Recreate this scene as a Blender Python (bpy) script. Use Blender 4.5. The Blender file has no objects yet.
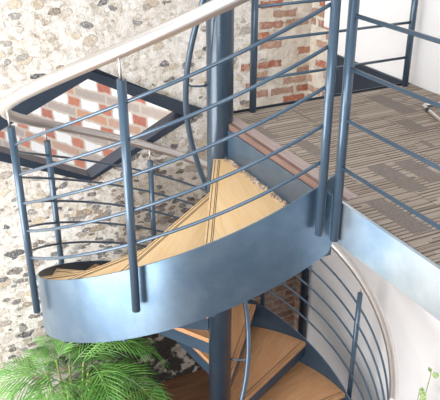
import bpy, bmesh, math, random
from mathutils import Vector, Matrix
random.seed(7)
R = math.radians
C = bpy.context.scene.collection
# ---------------------------------------------------------------- camera
cam_d = bpy.data.cameras.new('camera'); cam = bpy.data.objects.new('camera', cam_d); C.objects.link(cam)
EYE = 4.23
cam.location = (0, -3.71, EYE); cam.rotation_euler = (R(90 - 26.4), 0, 0)
cam_d.sensor_fit = 'HORIZONTAL'; cam_d.sensor_width = 36; cam_d.lens = 36 * 695 / 440; cam_d.clip_start = .05
bpy.context.scene.camera = cam
# ---------------------------------------------------------------- world, daylight and added fill lights
W = bpy.data.worlds.new('world'); bpy.context.scene.world = W; W.use_nodes = True
bg = W.node_tree.nodes['Background']; bg.inputs[0].default_value = (.93, .96, 1, 1); bg.inputs[1].default_value = .66
TH = R(26.6)                     # local frame of the landing: x runs along the flint wall, y towards it
A = Vector((math.cos(R(116.6)), math.sin(R(116.6)), 0)); B = Vector((math.cos(TH), math.sin(TH), 0))
def ab(a, b, z): return A * a + B * b + Vector((0, 0, z))
def area(name, loc, target, sx, sy, power, col=(1, 1, 1)):
    l = bpy.data.lights.new(name, 'AREA'); l.shape = 'RECTANGLE'; l.size = sx; l.size_y = sy; l.energy = power; l.color = col
    o = bpy.data.objects.new(name, l); C.objects.link(o); o.location = loc
    o.rotation_euler = (Vector(target) - Vector(loc)).to_track_quat('-Z', 'Y').to_euler(); return o
area('window_daylight', ab(-1.0, -4.3, 2.05), ab(-.6, 0, 2.2), 3.6, 3.9, 360, (1, .99, .975))
area('rooflight_daylight', (-1.5, -1.0, 7.4), (-.2, .3, 2.4), 3.0, 3.0, 70, (1, .99, .97))
area('front_fill_added', (-1.6, -6.2, 4.6), (-.2, 0, 2.2), 3.0, 2.4, 150, (.97, .985, 1))  # unseen fill added behind the camera to lift the posts
area('chequer_fill_added', (-3.2, 1.9, 5.2), (-.9, 2.7, 2.6), 2.0, 2.0, 110, (1, 1, 1))  # fill added behind the flint wall to brighten the chequered wall
vs = bpy.context.scene.view_settings
vs.view_transform = 'Standard'; vs.look = 'None'; vs.exposure = 0.17; vs.gamma = 1; vs.use_curve_mapping = False

# ---------------------------------------------------------------- material helpers
class NT:
    def __init__(s, name, rough=.5, metal=0.0, spec=.5):
        s.m = bpy.data.materials.new(name); s.m.use_nodes = True; s.t = s.m.node_tree; s.n = s.t.nodes; s.l = s.t.links
        s.b = s.n['Principled BSDF']; s.b.inputs['Roughness'].default_value = rough; s.b.inputs['Metallic'].default_value = metal
        s.b.inputs['Specular IOR Level'].default_value = spec
        s.tc = s.n.new('ShaderNodeTexCoord'); s.co = s.tc.outputs['Object']
    def put(s, sock, v):
        if isinstance(v, bpy.types.NodeSocket): s.l.new(v, sock)
        elif isinstance(v, (tuple, list)) and len(v) == 3 and sock.type == 'RGBA': sock.default_value = (*v, 1)
        else: sock.default_value = v
    def math(s, op, a, b=0, c=0, clamp=False):
        n = s.n.new('ShaderNodeMath'); n.operation = op; n.use_clamp = clamp
        for i, v in enumerate((a, b, c)): s.put(n.inputs[i], v)
        return n.outputs[0]
    def mix(s, f, a, b, mode='MIX'):
        n = s.n.new('ShaderNodeMix'); n.data_type = 'RGBA'; n.blend_type = mode
        s.put(n.inputs[0], f); s.put(n.inputs[6], a); s.put(n.inputs[7], b); return n.outputs[2]
    def xyz(s):
        n = s.n.new('ShaderNodeSeparateXYZ'); s.l.new(s.co, n.inputs[0]); return n.outputs
    def vec(s, x, y, z):
        n = s.n.new('ShaderNodeCombineXYZ')
        for i, v in enumerate((x, y, z)): s.put(n.inputs[i], v)
        return n.outputs[0]
    def mapping(s, scale, rot=(0, 0, 0), co=None):
        n = s.n.new('ShaderNodeMapping'); s.l.new(co or s.co, n.inputs[0]); n.inputs['Scale'].default_value = scale; n.inputs['Rotation'].default_value = rot
        return n.outputs[0]
    def noise(s, scale, detail=4, rough=.55, co=None, color=False, dist=0):
        n = s.n.new('ShaderNodeTexNoise'); s.l.new(co or s.co, n.inputs['Vector']); n.inputs['Scale'].default_value = scale
        n.inputs['Detail'].default_value = detail; n.inputs['Roughness'].default_value = rough; n.inputs['Distortion'].default_value = dist
        return n.outputs['Color' if color else 'Fac']
    def vor(s, scale, feature='F1', co=None, rnd=1):
        n = s.n.new('ShaderNodeTexVoronoi'); n.feature = feature; s.l.new(co or s.co, n.inputs['Vector']); n.inputs['Scale'].default_value = scale
        n.inputs['Randomness'].default_value = rnd; return n
    def white(s, v):
        n = s.n.new('ShaderNodeTexWhiteNoise'); n.noise_dimensions = '3D'; s.l.new(v, n.inputs['Vector']); return n.outputs['Value']
    def ramp(s, f, pts, const=False):
        n = s.n.new('ShaderNodeValToRGB'); s.put(n.inputs[0], f); e = n.color_ramp.elements
        if const: n.color_ramp.interpolation = 'CONSTANT'
        while len(e) < len(pts): e.new(.5)
        for i, (p, c) in enumerate(pts):
            e[i].position = p; e[i].color = (*c, 1) if isinstance(c, (tuple, list)) else (c, c, c, 1)
        return n.outputs[0]
    def step(s, v, lo, hi):
        n = s.n.new('ShaderNodeMapRange'); n.interpolation_type = 'SMOOTHSTEP'; s.put(n.inputs[0], v)
        n.inputs[1].default_value = lo; n.inputs[2].default_value = hi; return n.outputs[0]
    def col(s, v): s.put(s.b.inputs['Base Color'], v); return s
    def bump(s, h, strength=.5, dist=.01):
        n = s.n.new('ShaderNodeBump'); s.l.new(h, n.inputs['Height']); n.inputs['Strength'].default_value = strength; n.inputs['Distance'].default_value = dist
        s.l.new(n.outputs[0], s.b.inputs['Normal']); return s

def steel_mat(name, c1, c2, rough=.34, metal=.55, coat=0, spec=.5, crough=.12):
    q = NT(name, rough, metal, spec)
    n = q.noise(3.0, 5, .6); q.col(q.mix(q.step(n, .35, .68), c1, c2))
    q.b.inputs['Coat Weight'].default_value = coat; q.b.inputs['Coat Roughness'].default_value = crough
    f = q.noise(9, 3, .6); q.put(q.b.inputs['Roughness'], q.math('MULTIPLY_ADD', f, .10, rough - .05)); return q.m
STEEL = steel_mat('blue grey painted steel', (.050, .090, .138), (.068, .116, .172), .33, .3, .45)
POLE = steel_mat('deep blue painted steel', (.026, .050, .082), (.036, .064, .10), .30, .3, .5)
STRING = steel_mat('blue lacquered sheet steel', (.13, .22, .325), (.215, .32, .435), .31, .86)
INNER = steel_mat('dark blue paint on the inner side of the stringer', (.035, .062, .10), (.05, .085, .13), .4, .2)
NAVY = steel_mat('dark navy steel', (.016, .026, .045), (.028, .042, .065), .42, .2)
TRAY = steel_mat('slate blue pressed steel', (.03, .055, .09), (.045, .075, .12), .42, .2)
STAIN = steel_mat('satin stainless steel', (.66, .63, .61), (.74, .71, .69), .40, .95)
CHROME = steel_mat('chrome tube', (.8, .8, .8), (.88, .88, .87), .12, 1)

def wood_mat(name, c1, c2, c3, ang=0, rough=.42, sc=(2.5, 26, 26), perobj=True):
    q = NT(name, rough)
    v = q.mapping(sc, (0, 0, ang))
    n = q.noise(1.6, 5, .6, v, dist=1.2); n2 = q.noise(1.2, 2, .5)
    oi = q.n.new('ShaderNodeObjectInfo')
    c = q.ramp(n, [(.28, c1), (.5, c2), (.72, c3)])
    c = q.mix(.35, c, q.ramp(n2, [(.3, c1), (.7, c3)]))
    # staves of slightly different tone across the board
    sx = q.xyz(); st = q.math('FLOOR', q.math('MULTIPLY', sx[1], 14.0))
    rnd = q.white(q.vec(st, 3.3, oi.outputs['Random']))
    c = q.mix(q.math('MULTIPLY', rnd, .30), c, c1)
    q.col(c); q.bump(n, .12, .003); return q.m
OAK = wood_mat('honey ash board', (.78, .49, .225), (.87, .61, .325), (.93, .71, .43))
OAK_SHADED = wood_mat('shaded ash board', (.40, .19, .085), (.54, .29, .14), (.66, .39, .205))  # same board as the upper treads, with shade mixed into its colour
EDGE = NT('pale sawn wood edge', .6).col((.80, .62, .38)).m
GROOVE = NT('dark anti slip strip', .7).col((.13, .085, .05)).m
q = NT('red brown hardwood trim', .45); v = q.mapping((30, 2, 30)); q.col(q.ramp(q.noise(2, 4, .6, v), [(.3, (.13, .075, .06)), (.7, (.22, .135, .11))])); HARD = q.m
q = NT('pinkish grey threshold strip', .5); v = q.mapping((30, 2, 30)); q.col(q.ramp(q.noise(2, 4, .6, v), [(.3, (.34, .26, .245)), (.7, (.45, .36, .335))])); THRESH = q.m
q = NT('white painted plaster', .75); q.col(q.mix(q.step(q.noise(.9, 4), .3, .75), (.74, .73, .735), (.80, .795, .80))); q.bump(q.noise(18, 4), .15, .006); PLASTER = q.m
WHITE = NT('white glazed pot', .25).col((.82, .83, .84)).m
q = NT('dark brown wooden floor', .35); v = q.mapping((1.5, 22, 1)); n = q.noise(2, 5, .6, v, dist=.6)
s = q.xyz(); pl_ = q.white(q.vec(q.math('FLOOR', q.math('MULTIPLY', s[1], 8.0)), 1, 1))
c = q.ramp(n, [(.3, (.10, .045, .024)), (.7, (.24, .12, .065))]); c = q.mix(q.math('MULTIPLY', pl_, .35), c, (.09, .04, .025))
q.col(c); q.bump(n, .1, .003); FLOORW = q.m

# flint rubble wall with brick quoin towards the corner (local x along the wall, z up)
def flint(allbrick=False):
    q = NT('flint rubble wall with brick quoin', .85); X = q.xyz(); x, y, z = X[0], X[1], X[2]
    warp = q.noise(5, 3, .5, color=True)
    wv = q.n.new('ShaderNodeVectorMath'); wv.operation = 'MULTIPLY_ADD'; q.l.new(warp, wv.inputs[0]); wv.inputs[1].default_value = (.07, .07, .07); q.l.new(q.co, wv.inputs[2])
    flat = q.mapping((1, 1, 1.35), co=wv.outputs[0])
    mort = q.ramp(q.noise(22, 7, .74), [(.32, (.24, .19, .14)), (.42, (.48, .42, .35)), (.50, (.66, .62, .56)), (.62, (.76, .73, .69)), (.78, (.83, .81, .79))])
    mort = q.mix(q.math('MULTIPLY', q.step(q.noise(2.2, 4, .6), .42, .66), .45), mort, (.82, .81, .79), 'MIX')
    def stones(scale, rmin, rmax, palette, keep, col, off, zs=1.35):
        co = q.n.new('ShaderNodeVectorMath'); co.operation = 'MULTIPLY_ADD'; q.l.new(flat, co.inputs[0]); co.inputs[1].default_value = (1, 1, zs / 1.35); co.inputs[2].default_value = off
        f = q.vor(scale, 'F1', co.outputs[0], .85); sc = q.n.new('ShaderNodeSeparateColor'); q.l.new(f.outputs['Color'], sc.inputs[0])
        rad = q.math('MULTIPLY_ADD', sc.outputs[2], rmax - rmin, rmin)
        d = q.math('SUBTRACT', q.math('ADD', rad, q.math('MULTIPLY_ADD', q.noise(20, 5, .7), .56, -.28)), f.outputs['Distance'])
        msk = q.math('MULTIPLY', q.step(d, 0, .05), q.math('LESS_THAN', sc.outputs[0], keep))
        base = q.ramp(sc.outputs[1], palette)
        base = q.mix(q.step(q.noise(60, 5, .75), .42, .72), base, q.mix(.55, base, (.93, .91, .88)))
        base = q.mix(q.step(q.noise(45, 5, .75, q.mapping((1, 1, 2))), .55, .75), base, q.mix(.5, base, (.04, .04, .04)))
        return msk, q.mix(msk, col, base)
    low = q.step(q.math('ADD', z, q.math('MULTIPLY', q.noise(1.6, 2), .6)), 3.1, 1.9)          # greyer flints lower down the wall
    rt = q.step(x, -1.1, -.4)
    tan = [(0, (.52, .42, .28)), (.25, (.64, .57, .48)), (.5, (.80, .77, .72)), (.75, (.58, .53, .48)), (1, (.46, .37, .26))]
    m0, c = stones(17, .24, .5, tan, .7, mort, (2.2, 9.1, 4.4))
    m1, c = stones(8.5, .28, .55, tan, .6, c, (0, 0, 0), 1.6)
    keep2 = q.math('MULTIPLY_ADD', low, q.math('MULTIPLY_ADD', rt, .25, .24), .20)
    dk = [(0, (.035, .035, .04)), (.25, (.20, .19, .19)), (.45, (.36, .33, .30)), (.6, (.10, .09, .09)), (.8, (.30, .22, .14)), (1, (.40, .36, .32))]
    m2, c = stones(6.3, .26, .5, dk, keep2, c, (3.1, 1.7, 5.2), 2.2)
    m3, c = stones(11, .25, .5, dk, q.math('MULTIPLY_ADD', low, q.math('MULTIPLY_ADD', rt, .5, .25), .12), c, (7.7, 4.2, 1.1), 1.7)
    c = q.mix(q.math('MULTIPLY', q.step(q.noise(48, 6, .8), .55, .70), .5), c, q.mix(1, c, (.66, .58, .48), 'MULTIPLY'))
    # darker patchy band at the foot of the wall, below the stair
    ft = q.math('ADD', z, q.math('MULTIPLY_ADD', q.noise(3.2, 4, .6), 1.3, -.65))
    foot_dark = q.math('MULTIPLY', q.step(ft, 1.35, .85), q.step(x, -1.0, -.55))
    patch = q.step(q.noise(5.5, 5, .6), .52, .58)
    c = q.mix(q.math('MULTIPLY', foot_dark, q.math('SUBTRACT', 1, q.math('MULTIPLY', patch, .8))), c, (.045, .04, .038))
    rg = q.step(q.math('ADD', q.math('MULTIPLY', q.step(x, -.55, .0), q.step(z, 2.4, 1.9)), q.math('MULTIPLY_ADD', q.noise(4, 3), .7, -.35)), .4, .8)
    c = q.mix(q.math('MULTIPLY', rg, .5), c, q.mix(1, c, (.50, .42, .33), 'MULTIPLY'))
    # bricks
    bh = .076; zr = q.math('FLOOR', q.math('DIVIDE', z, bh)); par = q.math('MODULO', q.math('ABSOLUTE', zr), 2.0)
    xx = q.math('ADD', x, q.math('MULTIPLY', par, .115)); bw = .235
    # toothed left edge
    edge = q.math('ADD', q.math('MULTIPLY', par, .10), q.math('MULTIPLY_ADD', q.white(q.vec(zr, 7, 3)), .16, .78))
    low2 = q.step(z, 1.6, 1.5); edge = q.math('SUBTRACT', edge, q.math('MULTIPLY', low2, .12))
    isb = q.math('GREATER_THAN', x, -50.0 if allbrick else edge)
    fu = q.math('FRACT', q.math('DIVIDE', xx, bw)); fz = q.math('FRACT', q.math('DIVIDE', z, bh)); iu = q.math('FLOOR', q.math('DIVIDE', xx, bw))
    wob = q.math('MULTIPLY_ADD', q.noise(20, 5, .7), .7, -.35)
    du = q.math('ADD', q.math('SUBTRACT', .5, q.math('ABSOLUTE', q.math('SUBTRACT', fu, .5))), q.math('MULTIPLY', wob, .5))
    dz = q.math('ADD', q.math('SUBTRACT', .5, q.math('ABSOLUTE', q.math('SUBTRACT', fz, .5))), wob)
    bm_ = q.math('MULTIPLY', q.step(du, .045, .09), q.step(dz, .12, .20)); bm_ = q.math('MULTIPLY', bm_, isb)
    rv = q.white(q.vec(iu, zr, 2)); vis = q.math('LESS_THAN', rv, q.math('MULTIPLY_ADD', low2, .3, .70)); bm_ = q.math('MULTIPLY', bm_, vis)
    bc = q.ramp(q.white(q.vec(zr, iu, 9)), [(0, (.33, .10, .055)), (.3, (.42, .15, .085)), (.55, (.30, .17, .12)), (.8, (.44, .26, .18)), (1, (.24, .13, .10))])
    bc = q.mix(q.math('MULTIPLY', q.step(q.noise(26, 5, .75), .42, .75), .7), bc, (.72, .58, .47))
    bc = q.mix(q.step(q.noise(33, 5, .8), .5, .72), bc, q.mix(.6, bc, (.22, .17, .14)))
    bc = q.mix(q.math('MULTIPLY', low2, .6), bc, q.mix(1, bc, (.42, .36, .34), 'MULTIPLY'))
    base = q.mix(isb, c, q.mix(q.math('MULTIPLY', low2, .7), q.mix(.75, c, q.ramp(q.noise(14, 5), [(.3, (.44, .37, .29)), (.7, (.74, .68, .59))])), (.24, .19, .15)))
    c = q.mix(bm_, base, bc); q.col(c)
    h = q.math('ADD', q.math('MULTIPLY', m1, .4), q.math('ADD', q.math('MULTIPLY', m2, .9), q.math('MULTIPLY', m3, .6)))
    h = q.math('MULTIPLY', h, q.math('SUBTRACT', 1, isb)); h = q.math('ADD', h, q.math('MULTIPLY', bm_, .5)); h = q.math('ADD', h, q.math('MULTIPLY', q.noise(34, 6, .7), .9))
    q.bump(h, .8, .018); return q.m
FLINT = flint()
def chequer():
    q = NT('chequered brick and pale stone', .8); X = q.xyz(); x, z = X[0], X[2]
    PER = .212; HA = .118; PX = .43
    zz = q.math('ADD', z, .05); pr = q.math('FLOOR', q.math('DIVIDE', zz, PER)); lz = q.math('SUBTRACT', zz, q.math('MULTIPLY', pr, PER))
    rowA = q.math('LESS_THAN', lz, HA); wob = q.math('MULTIPLY_ADD', q.noise(14, 5, .65), .13, -.065)
    lx = q.math('MULTIPLY', q.math('FRACT', q.math('DIVIDE', q.math('ADD', x, q.math('MULTIPLY', wob, .5)), PX)), PX); ix = q.math('FLOOR', q.math('DIVIDE', x, PX))
    lx2 = q.math('MULTIPLY', q.math('FRACT', q.math('ADD', q.math('DIVIDE', x, PX), .25)), PX); ix2 = q.math('FLOOR', q.math('ADD', q.math('DIVIDE', x, PX), .25))
    isw = q.math('MULTIPLY', rowA, q.math('LESS_THAN', lx, .25))
    lzw = q.math('ADD', lz, q.math('MULTIPLY', wob, .35))
    def win(v, a, b): return q.math('MULTIPLY', q.step(v, a, a + .012), q.step(v, b, b - .012))
    mw = q.math('MULTIPLY', win(lx, .0, .245), win(lzw, .004, HA)); mr = q.math('MULTIPLY', win(lx, .258, PX - .004), win(lzw, .012, HA - .008))
    mb = q.math('MULTIPLY', win(lx2, .008, PX - .006), win(lzw, HA + .008, PER - .004))
    rv = q.white(q.vec(ix, pr, 4)); rb = q.white(q.vec(ix2, pr, 8))
    red = q.ramp(rv, [(0, (.50, .09, .035)), (.5, (.62, .17, .08)), (1, (.45, .08, .04))])
    gr = q.ramp(rb, [(0, (.42, .36, .34)), (.35, (.50, .40, .35)), (.5, (.66, .25, .11)), (.75, (.60, .33, .19)), (1, (.52, .12, .055))])
    red = q.mix(q.math('MULTIPLY', q.noise(22, 4, .7), .35), red, (.82, .70, .62)); gr = q.mix(q.math('MULTIPLY', q.noise(22, 4, .7), .4), gr, (.78, .70, .64))
    c = (.66, .58, .51); c = q.mix(q.math('MULTIPLY', rowA, mr), c, red); c = q.mix(mb, c, gr); c = q.mix(q.math('MULTIPLY', isw, mw), c, (.97, .97, .97))
    q.col(c); q.bump(q.noise(30, 3), .3, .01); return q.m
CHEQ = chequer()
DARKRECT = [(-1.36, 0.142, 0.324, 0.098), (-1.06, 0.385, 0.313, 0.106), (-1.045, 0.535, 0.259, 0.106), (-0.21, 1.05, 0.356, 0.119), (-0.54, 0.91, 0.184, 0.1), (-0.27, 0.12, 0.227, 0.077), (-0.575, 0.23, 0.216, 0.083), (-0.15, 0.462, 0.259, 0.022), (-1.62, 0.46, 0.313, 0.106), (-1.75, 0.75, 0.313, 0.106), (-0.8, 0.8, 0.108, 0.037), (-2.0, 0.2, 0.324, 0.1)]
def carpet():
    q = NT('striped carpet tiles', .95, spec=.1); X = q.xyz(); x, y = X[0], X[1]      # x = across (b), y = a
    ty = q.math('FLOOR', q.math('DIVIDE', q.math('ADD', y, .12), .25)); tx = q.math('FLOOR', q.math('DIVIDE', q.math('ADD', x, q.math('MULTIPLY', ty, .17)), .5))
    rnd = q.white(q.vec(tx, ty, 0))
    yy = q.math('ADD', y, q.math('MULTIPLY', rnd, .011))
    sy = q.math('FLOOR', q.math('MULTIPLY', yy, 40.0)); fr = q.math('FRACT', q.math('MULTIPLY', yy, 40.0))
    seg = q.math('FLOOR', q.math('ADD', q.math('MULTIPLY', x, 3.2), q.math('MULTIPLY', q.white(q.vec(sy, 5, 5)), 13.0)))
    r1 = q.white(q.vec(sy, seg, rnd)); r2 = q.white(q.vec(q.math('FLOOR', q.math('MULTIPLY', yy, 19.0)), seg, 2.0))
    c = q.ramp(r2, [(0, (.34, .285, .235)), (.5, (.42, .36, .305)), (1, (.30, .245, .20))])
    c = q.mix(q.math('MULTIPLY', q.math('GREATER_THAN', rnd, .6), .25), c, (.34, .28, .23))
    ln = q.math('MULTIPLY', q.math('LESS_THAN', fr, q.math('MULTIPLY_ADD', r1, .34, .12)), q.math('GREATER_THAN', r1, .15))
    c = q.mix(q.math('MULTIPLY', ln, .88), c, (.115, .088, .075))
    # tile joints
    fy = q.math('FRACT', q.math('DIVIDE', q.math('ADD', y, .12), .25)); fx = q.math('FRACT', q.math('DIVIDE', q.math('ADD', x, q.math('MULTIPLY', ty, .17)), .5))
    j = q.math('MAXIMUM', q.math('LESS_THAN', fy, .025), q.math('LESS_THAN', fx, .012)); c = q.mix(q.math('MULTIPLY', j, .45), c, (.10, .075, .06))
    tot = None
    for a, b, la, wb in DARKRECT:
        m = q.math('MULTIPLY', q.math('LESS_THAN', q.math('ABSOLUTE', q.math('SUBTRACT', y, a)), la / 2), q.math('LESS_THAN', q.math('ABSOLUTE', q.math('SUBTRACT', x, b)), wb / 2))
        tot = m if tot is None else q.math('MAXIMUM', tot, m)
    c = q.mix(q.math('MULTIPLY', tot, .92), c, q.ramp(q.noise(260, 2, .5), [(.35, (.16, .135, .12)), (.65, (.27, .235, .215))]))
    c = q.mix(.25, c, q.mix(1, c, q.ramp(q.noise(200, 2), [(.3, (.6, .6, .6)), (.7, (1.3, 1.3, 1.3))]), 'MULTIPLY'))
    q.col(c); q.bump(q.noise(300, 2), .4, .004); return q.m
CARPET = carpet()

# ---------------------------------------------------------------- mesh helpers
def link(name, bm, mat, parent=None, smooth=False, loc=None, rot=None, label=None):
    me = bpy.data.meshes.new(name); bmesh.ops.recalc_face_normals(bm, faces=bm.faces); bm.to_mesh(me); bm.free()
    if mat: me.materials.append(mat)
    if smooth:
        for p in me.polygons: p.use_smooth = True
    o = bpy.data.objects.new(name, me); C.objects.link(o)
    if parent: o.parent = parent
    if loc is not None: o.location = loc
    if rot is not None: o.rotation_euler = rot
    if label: o['label'] = label
    return o
def thing(name, label, cat, loc=(0, 0, 0), rotz=0, group=None):
    o = bpy.data.objects.new(name, None); C.objects.link(o); o.location = loc; o.rotation_euler = (0, 0, rotz); o.empty_display_size = .1
    o['label'] = label; o['category'] = cat
    if group: o['group'] = group
    return o
def box(bm, x0, x1, y0, y1, z0, z1):
    v = [bm.verts.new((x, y, z)) for z in (z0, z1) for x, y in ((x0, y0), (x1, y0), (x1, y1), (x0, y1))]
    for f in ((0, 3, 2, 1), (4, 5, 6, 7), (0, 1, 5, 4), (1, 2, 6, 5), (2, 3, 7, 6), (3, 0, 4, 7)): bm.faces.new([v[i] for i in f])
    return v
def boxbm(*a, bev=0):
    bm = bmesh.new(); box(bm, *a)
    if bev: bmesh.ops.bevel(bm, geom=bm.edges[:], offset=bev, segments=2, affect='EDGES')
    return bm
def tube(bm, pts, r, n=12, cap=True, taper=None):
    pts = [Vector(p) for p in pts]; rings = []; up = None
    for i, p in enumerate(pts):
        d = (pts[min(i + 1, len(pts) - 1)] - pts[max(i - 1, 0)]).normalized()
        if up is None: up = d.orthogonal().normalized()
        up = (up - d * up.dot(d)).normalized(); s = d.cross(up)
        rr = r if taper is None else r * (1 + (taper - 1) * i / (len(pts) - 1))
        rings.append([bm.verts.new(p + (up * math.cos(k * 2 * math.pi / n) + s * math.sin(k * 2 * math.pi / n)) * rr) for k in range(n)])
    for a_, b_ in zip(rings, rings[1:]):
        for k in range(n): bm.faces.new((a_[k], a_[(k + 1) % n], b_[(k + 1) % n], b_[k]))
    if cap: bm.faces.new(rings[0][::-1]); bm.faces.new(rings[-1])
def tubebm(*a, **k): bm = bmesh.new(); tube(bm, *a, **k); return bm
def smoothtube(name, pts, r, mat, parent, n=12, **k):
    o = link(name, tubebm(pts, r, n, **k), mat, parent, True)
    # keep the end caps flat
    for p in o.data.polygons:
        if len(p.vertices) > 4: p.use_smooth = False
    return o
def prism(poly, z0, z1, bev=0):
    bm = bmesh.new(); lo = [bm.verts.new((x, y, z0)) for x, y in poly]; hi = [bm.verts.new((x, y, z1)) for x, y in poly]; n = len(poly)
    bm.faces.new(lo[::-1]); bm.faces.new(hi)
    for i in range(n): bm.faces.new((lo[i], lo[(i + 1) % n], hi[(i + 1) % n], hi[i]))
    return bm
ROT = (0, 0, TH)
def struct(name, bm, mat, loc=(0, 0, 0), rot=ROT, smooth=False):
    o = link(name, bm, mat, None, smooth, loc, rot); o['kind'] = 'structure'; return o

# ---------------------------------------------------------------- the building
DECK = EYE - 1.34                 # 2.89, top of the landing
WA = 1.25; WB = 1.435             # flint wall (a), white wall (b)
struct('floor_lower', boxbm(-5.5, WB + .2, -6, WA + .0, -.12, 0), FLOORW)
# flint wall with a lozenge opening
hole = [(-1.30, EYE - 1.72), (-.455, EYE - 2.13), (.45, EYE - 1.735), (-.335, EYE - 1.31)]      # left, bottom, right, top
def wall_hole(x0, x1, z0, z1, y0, y1):
    bm = bmesh.new(); outer = [(x0, z0), (-.46, z0), (x1, z0), (x1, z1), (-.335, z1), (x0, z1)]
    L, Bo, Rr, T = hole
    quads = [[(x0, z0), (-.46, z0), Bo, L], [(-.46, z0), (x1, z0), Rr, Bo], [(x1, z0), (x1, z1), Rr], [(x1, z1), (-.335, z1), T, Rr], [(-.335, z1), (x0, z1), L, T], [(x0, z1), (x0, z0), L]]
    cache = {}
    def V(p, y):
        k = (round(p[0], 5), round(p[1], 5), y)
        if k not in cache: cache[k] = bm.verts.new((p[0], y, p[1]))
        return cache[k]
    for qd in quads:
        bm.faces.new([V(p, y0) for p in qd]); bm.faces.new([V(p, y1) for p in qd][::-1])
    for ring in (outer, hole):
        for i in range(len(ring)):
            a_, b_ = ring[i], ring[(i + 1) % len(ring)]; bm.faces.new((V(a_, y0), V(b_, y0), V(b_, y1), V(a_, y1)))
    return bm
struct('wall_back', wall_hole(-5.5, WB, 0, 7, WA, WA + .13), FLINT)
# steel lined window in the opening
def ring(o_, i_, y0, y1):
    bm = bmesh.new(); n = len(o_)
    P = [[bm.verts.new((p[0], y, p[1])) for p in poly] for y in (y0, y1) for poly in (o_, i_)]
    for k in range(n):
        j = (k + 1) % n
        bm.faces.new((P[0][k], P[0][j], P[1][j], P[1][k])); bm.faces.new((P[2][k], P[3][k], P[3][j], P[2][j]))
        bm.faces.new((P[0][k], P[2][k], P[2][j], P[0][j])); bm.faces.new((P[1][k], P[1][j], P[3][j], P[3][k]))
    return bm
ho = [(-1.342, EYE - 1.721), (-.45, EYE - 2.137), (.492, EYE - 1.731), (-.479, EYE - 1.271)]
hi_ = [(-1.19, EYE - 1.715), (-.432, EYE - 2.104), (.30, EYE - 1.745), (-.398, EYE - 1.371)]
wf = struct('window_1', ring(ho, hi_, WA - .03, WA), NAVY)
rv_ = link('window_reveal', ring([(p[0], p[1]) for p in hole], hi_, WA, WA + .12), NAVY, wf)
# neighbouring chequered wall seen through the opening
struct('wall_chequered', boxbm(-.1, 4.2, 0, .2, 0, 6.5), CHEQ, (0.02, 1.78, 0), (0, 0, R(142)))
# white wall on the right: full height beside the stairs, stepped back above the landing
bm = bmesh.new(); box(bm, WB, WB + .2, -6, WA + .3, 0, DECK - .18); box(bm, WB, WB + .2, -.20, WA + .3, DECK - .18, 7); 
struct('wall_right', bm, PLASTER)
struct('wall_right_upper', boxbm(2.6, 2.8, -6, -.2, DECK - .18, 7), PLASTER)
struct('wall_right_return', boxbm(WB + .2, 2.6, -.2, .0, DECK - .18, 7), PLASTER)
bm = bmesh.new(); box(bm, 1.10, WA, -WB, -WB + .012, 0, 7); box(bm, .985, 1.10, -WB, -WB + .012, 2.5, 3.06)
BRK = flint(True); struct('wall_right_brick_return', bm, BRK, rot=(0, 0, TH + R(90)))
# dark steel edge plate on the white wall beside the stair void
struct('trim_1', boxbm(WB - .02, WB, .075, .97, DECK - .40, DECK), NAVY)
# dark pipe in the corner
pp = thing('corner_pipe', 'dark vertical pipe in the corner where the brick quoin meets the white wall', 'pipe', ab(1.06, WB - .052, 0))
smoothtube('pipe_run', [(0, 0, 0), (0, 0, 2.3)], .034, NAVY, pp, 14)
for z in (.6, 1.5, 2.2): link('pipe_clip', tubebm([(0, 0, z), (0, 0, z + .03)], .042, 14), NAVY, pp, False)
# landing: slab, carpet, steel fascia, threshold
struct('floor_landing_slab', boxbm(.03, WB - .005, -4.5, .07, DECK - .17, DECK - .012), PLASTER)
struct('floor_landing_slab_extension', boxbm(WB - .005, 2.6, -4.5, -.2, DECK - .17, DECK - .012), PLASTER)
bm = bmesh.new(); box(bm, .105, WB - .005, -4.5, .065, DECK - .012, DECK); box(bm, WB - .005, 2.6, -4.5, -.2, DECK - .012, DECK)
struct('floor', bm, CARPET)
struct('trim_2', boxbm(.042, .105, -1.15, .065, DECK - .012, DECK + .003), THRESH)
struct('trim_3', boxbm(.018, .042, -1.15, .065, DECK - .035, DECK + .001), HARD)
FAS = steel_mat('brushed steel fascia', (.34, .44, .52), (.52, .60, .66), .30, .9)
struct('trim_4', boxbm(.012, .03, -1.15, .07, DECK - .20, DECK - .036), STEEL)                         # riser plate at the top step
struct('trim_5', boxbm(-.004, .012, -4.5, -1.02, DECK - .195, DECK + .006), FAS)             # fascia along the landing edge
struct('trim_6', boxbm(.012, .105, -4.5, -1.15, DECK - .012, DECK + .001), CARPET)
struct('trim_7', boxbm(.03, WB - .02, .07, .08, DECK - .18, DECK + .012), NAVY)

# ---------------------------------------------------------------- spiral staircase
RS, RP = 1.10, 1.145
def top(phi): return 2.162 - .0093 * (207.28 - phi)      # top edge of the outer stringer, phi runs 298 down to -20
def pc(r, phi, z): return (r * math.cos(R(phi)), r * math.sin(R(phi)), z)
st = thing('spiral_staircase', 'blue steel spiral staircase with wooden treads winding round a thick central pole', 'staircase')
smoothtube('center_pole', [(0, 0, .012), (0, 0, 5.9)], .0748, POLE, st, 40)
smoothtube('pole_base_flange', [(0, 0, 0), (0, 0, .012)], .14, STEEL, st, 32)
bm = bmesh.new(); prev = None; phi = 298.0
while phi >= -8:
    zt = top(phi); zb = max(zt - .385, .0)
    if phi > 296.5: zb += .05
    cur = [bm.verts.new(pc(r, phi, z)) for r, z in ((RS, zt), (RS, zb), (RS - .008, zb), (RS - .008, zt))]
    if prev:
        for k in range(4): bm.faces.new((prev[k], cur[k], cur[(k + 1) % 4], prev[(k + 1) % 4]))
    else: bm.faces.new(cur)
    prev = cur; phi -= 1.5
bm.faces.new(prev[::-1])
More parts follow.
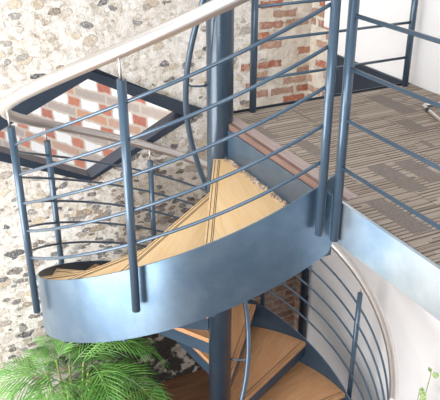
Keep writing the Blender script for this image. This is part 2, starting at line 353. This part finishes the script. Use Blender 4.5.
so = link('outer_stringer', bm, STRING, st); so.data.materials.append(INNER)
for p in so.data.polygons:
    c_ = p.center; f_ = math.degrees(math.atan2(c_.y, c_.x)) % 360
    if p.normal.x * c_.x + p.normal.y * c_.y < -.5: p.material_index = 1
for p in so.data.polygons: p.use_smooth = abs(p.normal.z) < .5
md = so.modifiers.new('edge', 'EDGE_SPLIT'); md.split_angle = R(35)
def radial(phi, off, r):            # point at radius r on the line parallel to direction phi, shifted off towards the descent
    d = Vector((math.cos(R(phi)), math.sin(R(phi)))); n = Vector((d.y, -d.x))
    t = math.sqrt(max(r * r - off * off, 0)); return d * t + n * off
def ang(v): return math.degrees(math.atan2(v[1], v[0]))
def rot2(p, a): return Vector((p[0] * math.cos(a) - p[1] * math.sin(a), p[0] * math.sin(a) + p[1] * math.cos(a)))
def tread_poly(p0, p1, r0, r1, off0, off1):
    pts = [radial(p0, off0, r0)]; a1 = ang(radial(p0, off0, r1)) ; a2 = ang(radial(p1, off1, r1))
    while a2 < a1: a2 += 360
    for k in range(13): a = a1 + (a2 - a1) * k / 12; pts.append(Vector((r1 * math.cos(R(a)), r1 * math.sin(R(a)))))
    b1 = ang(radial(p1, off1, r0)); b0 = ang(pts[0])
    while b1 < b0: b1 += 360
    for k in range(5): a = b1 + (b0 - b1) * k / 5; pts.append(Vector((r0 * math.cos(R(a)), r0 * math.sin(R(a)))))
    return [(p.x, p.y) for p in pts]
for k in range(1, 13):
    n0 = 268 - 24 * (k - 1); n1 = n0 + (24 if k > 1 else 30.5); z = 2.685 - .223 * (k - 1)
    mid = R((n0 + n1) / 2)
    off1 = -.022 if k > 1 else 0.006
    poly = tread_poly(n0, n1, .076, RS - .009, .034, off1)
    loc = [tuple(rot2(p, -mid)) for p in poly]
    bm = prism(loc, -.034, 0)
    t = link('tread', bm, OAK if k < 6 else OAK_SHADED, st, loc=(0, 0, z), rot=(0, 0, mid))  # lower treads take the board colour with the shade painted in
    ep = tread_poly(n0, n1, .077, RS - .012, .028, off1 + .006)
    bm = prism([tuple(rot2(p, -mid)) for p in ep], -.135 if k > 1 else -.10, -.0345)
    link('tread_tray', bm, TRAY, t, label='dark blue pressed steel tray under the board')
    bm = bmesh.new()
    for o1, o2 in ((.022, .0255), (.004, .0075), (-.004, -.0005)):
        ra, rb = .09, RS - .02
        P = [rot2(radial(n0, o, r), -mid) for r in (ra, rb) for o in (o1, o2)]
        v = [bm.verts.new((p.x, p.y, zz)) for zz in (-.002, .0012) for p in (P[0], P[1], P[3], P[2])]
        for f in ((0, 3, 2, 1), (4, 5, 6, 7), (0, 1, 5, 4), (1, 2, 6, 5), (2, 3, 7, 6), (3, 0, 4, 7)): bm.faces.new([v[i] for i in f])
    link('anti_slip_strip', bm, GROOVE, t, label='thin dark grooves along the nosing')
# crumbly filler where the top tread meets the landing
bm = bmesh.new(); rr = random.Random(3); d = -A; 
for i in range(110):
    s_ = .10 + .98 * i / 110; p = d * s_ + B * (rr.uniform(-.018, .010)); r_ = rr.uniform(.006, .015)
    m = Matrix.Translation((p.x, p.y, 2.686)) @ Matrix.Rotation(rr.uniform(0, 6), 4, 'Z') @ Matrix.Diagonal((r_ * rr.uniform(.8, 1.8), r_ * rr.uniform(.7, 1.3), r_ * rr.uniform(.5, 1.1), 1))
    bmesh.ops.create_icosphere(bm, subdivisions=1, radius=1, matrix=m)
q = NT('crumbly filler', .9); q.col(q.ramp(q.noise(45, 3), [(.3, (.20, .12, .08)), (.5, (.42, .30, .22)), (.7, (.75, .70, .64))])); FILL = q.m
link('filler_bead', bm, FILL, st, label='crumbly brown filler along the joint')
# inner rail winding round the pole
pts = []; ph = 330.0
while ph >= -70: pts.append(pc(.19, ph, top(ph) + 1.08)); ph -= 6
smoothtube('inner_rail', pts, .0165, STEEL, st, 12)
for ph in (196, 340, -8, 75):
    z = top(ph) + 1.08
    smoothtube('inner_rail_bracket', [pc(.19, ph, z - .01), pc(.165, ph, z - .035), pc(.11, ph, z - .04), pc(.072, ph, z - .035)], .006, STEEL, st, 8)

# ---------------------------------------------------------------- outer balustrade of the stair
sr = thing('stair_balustrade', 'spiral balustrade with stainless handrail and five curved blue rails on the outer stringer', 'railing')
BARS = (.787, .627, .466, .305, .144)
posts = (292.2, 250.4, 207.5, 161.5, 116.8, 72, 27, -14)
for i, ph in enumerate(posts):
    zb = max(top(ph) - .205, 0.0)
    p0, p1 = Vector(pc(RP, ph, zb)), Vector(pc(RP, ph, top(ph) + .885))
    smoothtube('post', [p0, p1], .0195, STEEL, sr, 20)
    smoothtube('handrail_pin', [pc(RP + .004, ph, p1.z - .005), pc(RP + .008, ph, top(ph) + .975)], .0055, STAIN, sr, 8)
def helix(r, p0, p1, dz, step=2.0):
    n = int(abs(p1 - p0) / step); return [pc(r, p0 + (p1 - p0) * i / n, top(p0 + (p1 - p0) * i / n) + dz) for i in range(n + 1)]
for b in BARS: smoothtube('rail', helix(RP - .008, 292.2, -14, b), .0078, STEEL, sr, 10)
hp = helix(RP + .004, 293.2, -16, .998)
smoothtube('handrail', hp, .0295, STAIN, sr, 24)

# ---------------------------------------------------------------- balustrades of the landing
def straight(name, label, a0, b0, a1, b1, posts_, heights, base, outr, parent_rot=0):
    t = thing(name, label, 'railing', ab(a0, b0, 0)); L = Vector((a1 - a0, b1 - b0)); ln = L.length
    dr = (A * (a1 - a0) + B * (b1 - b0)) / ln
    for s_ in posts_:
        smoothtube('post', [dr * s_ + Vector((0, 0, base)), dr * s_ + Vector((0, 0, DECK + .90))], .0205, STEEL, t, 20)
        smoothtube('handrail_pin', [dr * s_ + Vector((0, 0, DECK + .90)), dr * s_ + Vector((0, 0, DECK + .99))], .0055, STAIN, t, 8)
    for h in heights:
        smoothtube('rail', [Vector((0, 0, DECK + h)), dr * posts_[-1] + Vector((0, 0, DECK + h))], .0085, STEEL, t, 12)
    smoothtube('handrail', [dr * .03 + Vector((0, 0, DECK + 1.0)), dr * (posts_[-1] + .05) + Vector((0, 0, DECK + 1.0))], .0245, STAIN, t, 20)
    return t
H = (.175, .385, .595, .80)
straight('landing_balustrade', 'straight blue steel balustrade along the front edge of the carpeted landing', -1.166, -.022, -4.3, -.022, (0, 1.35, 2.7), H, DECK - .175, 0)
straight('landing_balustrade', 'straight blue steel balustrade on the far edge of the landing before the flint wall', .045, .235, .045, 1.36, (0, 1.125), (.19, .41, .60, .80), DECK, 0)

# ---------------------------------------------------------------- chrome chair on the landing (only its foot and back reach into view)
def rounded(pts, r=.05, n=5):
    out = []; pts = [Vector(p) for p in pts]
    for i, p in enumerate(pts):
        if i in (0, len(pts) - 1): out.append(p); continue
        a_, b_ = pts[i - 1], pts[i + 1]; d1 = (a_ - p).normalized(); d2 = (b_ - p).normalized(); s0, s1 = p + d1 * r, p + d2 * r
        for k in range(n + 1): t = k / n; out.append(s0.lerp(p, t).lerp(p.lerp(s1, t), t))
    return out
cang = TH + R(180) + R(19.5)            # the runners leave the back corner towards the camera
rdir = (A * -.943 + B * -.333).normalized(); cdir = Vector((-rdir.y, rdir.x, 0))
if cdir.dot(B) < 0: cdir = -cdir
cw = .44; corner = ab(-.325, 1.175, DECK); cc = corner + rdir * .25 + cdir * (cw / 2)
ch = thing('cantilever_chair', 'chair with chrome sled base standing on the striped carpet by the white wall', 'chair', cc, math.atan2(-rdir.y, -rdir.x))
w = cw / 2                              # local +x points to the back of the chair
smoothtube('sled_frame', rounded([(-.24, -w, .46), (-.25, -w, .0125), (.25, -w, .0125), (.25, w, .0125), (-.25, w, .0125), (-.24, w, .46)], .05), .0125, CHROME, ch, 14)
for s_ in (-1, 1): smoothtube('foot_cap', [(.13, s_ * w, .0125), (.165, s_ * w, .0125)], .0138, NAVY, ch, 12)
q = NT('mauve grey fabric', .9, spec=.2); q.col(q.mix(q.noise(120, 2), (.22, .16, .17), (.32, .24, .25))); MAUVE = q.m
link('seat', boxbm(-.27, .17, -.2, .2, .45, .51, bev=.02), MAUVE, ch, True)
bm = bmesh.new(); box(bm, .17, .21, -.155, .155, .53, .88); bmesh.ops.bevel(bm, geom=bm.edges[:], offset=.019, segments=3, affect='EDGES'); link('backrest', bm, MAUVE, ch, True)
smoothtube('back_support', rounded([(.12, 0, .46), (.225, 0, .47), (.215, 0, .75)], .04), .012, CHROME, ch, 10)

# ---------------------------------------------------------------- potted palm by the flint wall
q = NT('palm leaflet green', .45); oi = q.n.new('ShaderNodeObjectInfo')
c = q.ramp(q.noise(7, 3), [(.3, (.05, .17, .03)), (.5, (.12, .34, .055)), (.7, (.28, .52, .12))]); c = q.mix(q.math('MULTIPLY', oi.outputs['Random'], .5), c, (.20, .40, .12)); q.col(c); LEAF = q.m
STEM = NT('palm stem', .5).col((.28, .36, .10)).m
SOIL = NT('potting soil', .95).col((.05, .035, .025)).m
pot_loc = ab(.62, -.88, 0)
palm = thing('potted_palm', 'bushy green feather palm in a white pot on the floor by the flint wall', 'plant', pot_loc)
def lathe(prof, n=32):
    bm = bmesh.new(); rings = [[bm.verts.new((r * math.cos(k * 2 * math.pi / n), r * math.sin(k * 2 * math.pi / n), z)) for k in range(n)] for r, z in prof]
    for a_, b_ in zip(rings, rings[1:]):
        for k in range(n): bm.faces.new((a_[k], a_[(k + 1) % n], b_[(k + 1) % n], b_[k]))
    bm.faces.new(rings[0][::-1]); bm.faces.new(rings[-1]); return bm
link('pot', lathe([(.13, 0), (.15, .02), (.19, .30), (.195, .33), (.18, .33), (.175, .29)]), WHITE, palm, True)
link('soil', lathe([(.172, .28), (.172, .30)]), SOIL, palm)
rp = random.Random(11); stems = []
for i in range(7):
    an = i * 2.4; r0 = .03 + .06 * (i % 3) / 2; p0 = Vector((r0 * math.cos(an), r0 * math.sin(an), .298)); p1 = p0 + Vector((.10 * math.cos(an), .10 * math.sin(an), .58 + .16 * rp.random()))
    smoothtube('stem', [p0, p0.lerp(p1, .5) + Vector((0, 0, .02)), p1], .013, STEM, palm, 8, taper=.6); stems.append((p1, an))
def frond(base, yaw, pitch, length, droop):
    bm = bmesh.new(); n = 23; pts = []; p = base.copy(); pi_ = pitch
    for i in range(n + 1):
        pts.append(p.copy()); d = Vector((math.cos(yaw) * math.cos(pi_), math.sin(yaw) * math.cos(pi_), math.sin(pi_))); p = p + d * length / n; pi_ -= droop / n * (1.0 + i / n)
    tube(bm, pts, .0045, 6, taper=.3)
    side = Vector((-math.sin(yaw), math.cos(yaw), 0))
    for i in range(4, n + 1):
        for sub in (0,):
            if i == n and sub: continue
            t = (i + sub) / n; base_ = pts[i].lerp(pts[min(i + 1, n)], sub); d = (pts[min(i + 1, n)] - pts[i - 1]).normalized()
            nrm = side.cross(d).normalized() * -1
            if nrm.z < 0: nrm = -nrm
            ll = length * .40 * (math.sin(math.pi * min(1, (t * .9 + .08))) ** .6) * rp.uniform(.85, 1.1)
            for s_ in (-1, 1):
                dd = (side * s_ * .8 + d * .85 + nrm * rp.uniform(-.05, .22)).normalized(); w_ = .0058
                wv = (d - dd * d.dot(dd)).normalized()
                a_ = base_ ; mid_ = base_ + dd * ll * .5 + Vector((0, 0, -.10 * ll)); e_ = base_ + dd * ll + Vector((0, 0, -.30 * ll))
                v = [bm.verts.new(a_ - wv * w_ * .4), bm.verts.new(a_ + wv * w_ * .4), bm.verts.new(mid_ + wv * w_ + nrm * .002), bm.verts.new(mid_ - wv * w_ + nrm * .002), bm.verts.new(e_)]
                vm = bm.verts.new(mid_ - nrm * .002)
                bm.faces.new((v[0], v[1], v[2], vm)); bm.faces.new((v[0], vm, v[3])); bm.faces.new((vm, v[2], v[4])); bm.faces.new((v[3], vm, v[4]))
    return link('frond', bm, LEAF, palm)
wallang = math.atan2(A.y, A.x)
for i in range(34):
    b_, an = stems[i % 7]; ring_ = i // 7
    yaw = an + (ring_ - 1.5) * .75 + rp.uniform(-.2, .2); pitch = R(60 - 19 * ring_ + rp.uniform(-8, 8)); L = rp.uniform(.58, .74)
    if math.cos(yaw - wallang) > .3: L *= 1 - .42 * math.cos(yaw - wallang)
    frond(b_ - Vector((0, 0, rp.uniform(0, .08))), yaw, pitch, L, R(rp.uniform(65, 110)))

# ---------------------------------------------------------------- leafy climber at the white wall
vine = thing('climbing_plant', 'thin climbing plant with small pale green leaves beside the white wall', 'plant', ab(-.66, 1.29, 0))
link('pot', lathe([(.09, 0), (.10, .02), (.125, .20), (.13, .22), (.115, .22), (.11, .19)]), WHITE, vine, True)
link('soil', lathe([(.108, .18), (.108, .195)]), SOIL, vine)
VL = NT('pale variegated leaf', .5); VL.col(VL.ramp(VL.noise(60, 3), [(.4, (.18, .34, .09)), (.6, (.55, .66, .32))])); VL = VL.m
rv = random.Random(5)
for (dx, dy, h) in ((-.02, .03, 1.10), (.03, -.03, .80), (-.05, .02, .72), (-.08, -.02, .95)):
    pts = [Vector((dx * t * 1.0 + .012 * math.sin(9 * t + dx * 40), dy * t + .012 * math.cos(8 * t), .19 + (h - .19) * t)) for t in [i / 14 for i in range(15)]]
    smoothtube('vine_stem', pts, .0028, STEM, vine, 6)
    bm = bmesh.new()
    for j in range(9):
        t = 1 - (j / 9) ** 1.4 * .5; p = pts[min(14, int(t * 14))]; yaw = rv.uniform(0, 6.28); d = Vector((math.cos(yaw), math.sin(yaw), rv.uniform(-.3, .5))).normalized()
        s_ = d.orthogonal().normalized(); L = rv.uniform(.03, .05); o = p + d * .012
        nn = d.cross(s_) * .004
        v = [bm.verts.new(x) for x in (o, o + d * L * .35 + s_ * L * .45 + nn, o + d * L * .7 + s_ * L * .3 + nn, o + d * L, o + d * L * .7 - s_ * L * .3 + nn, o + d * L * .35 - s_ * L * .45 + nn)]
        bm.faces.new((v[0], v[1], v[2], v[3])); bm.faces.new((v[0], v[3], v[4], v[5]))
    link('vine_leaves', bm, VL, vine)
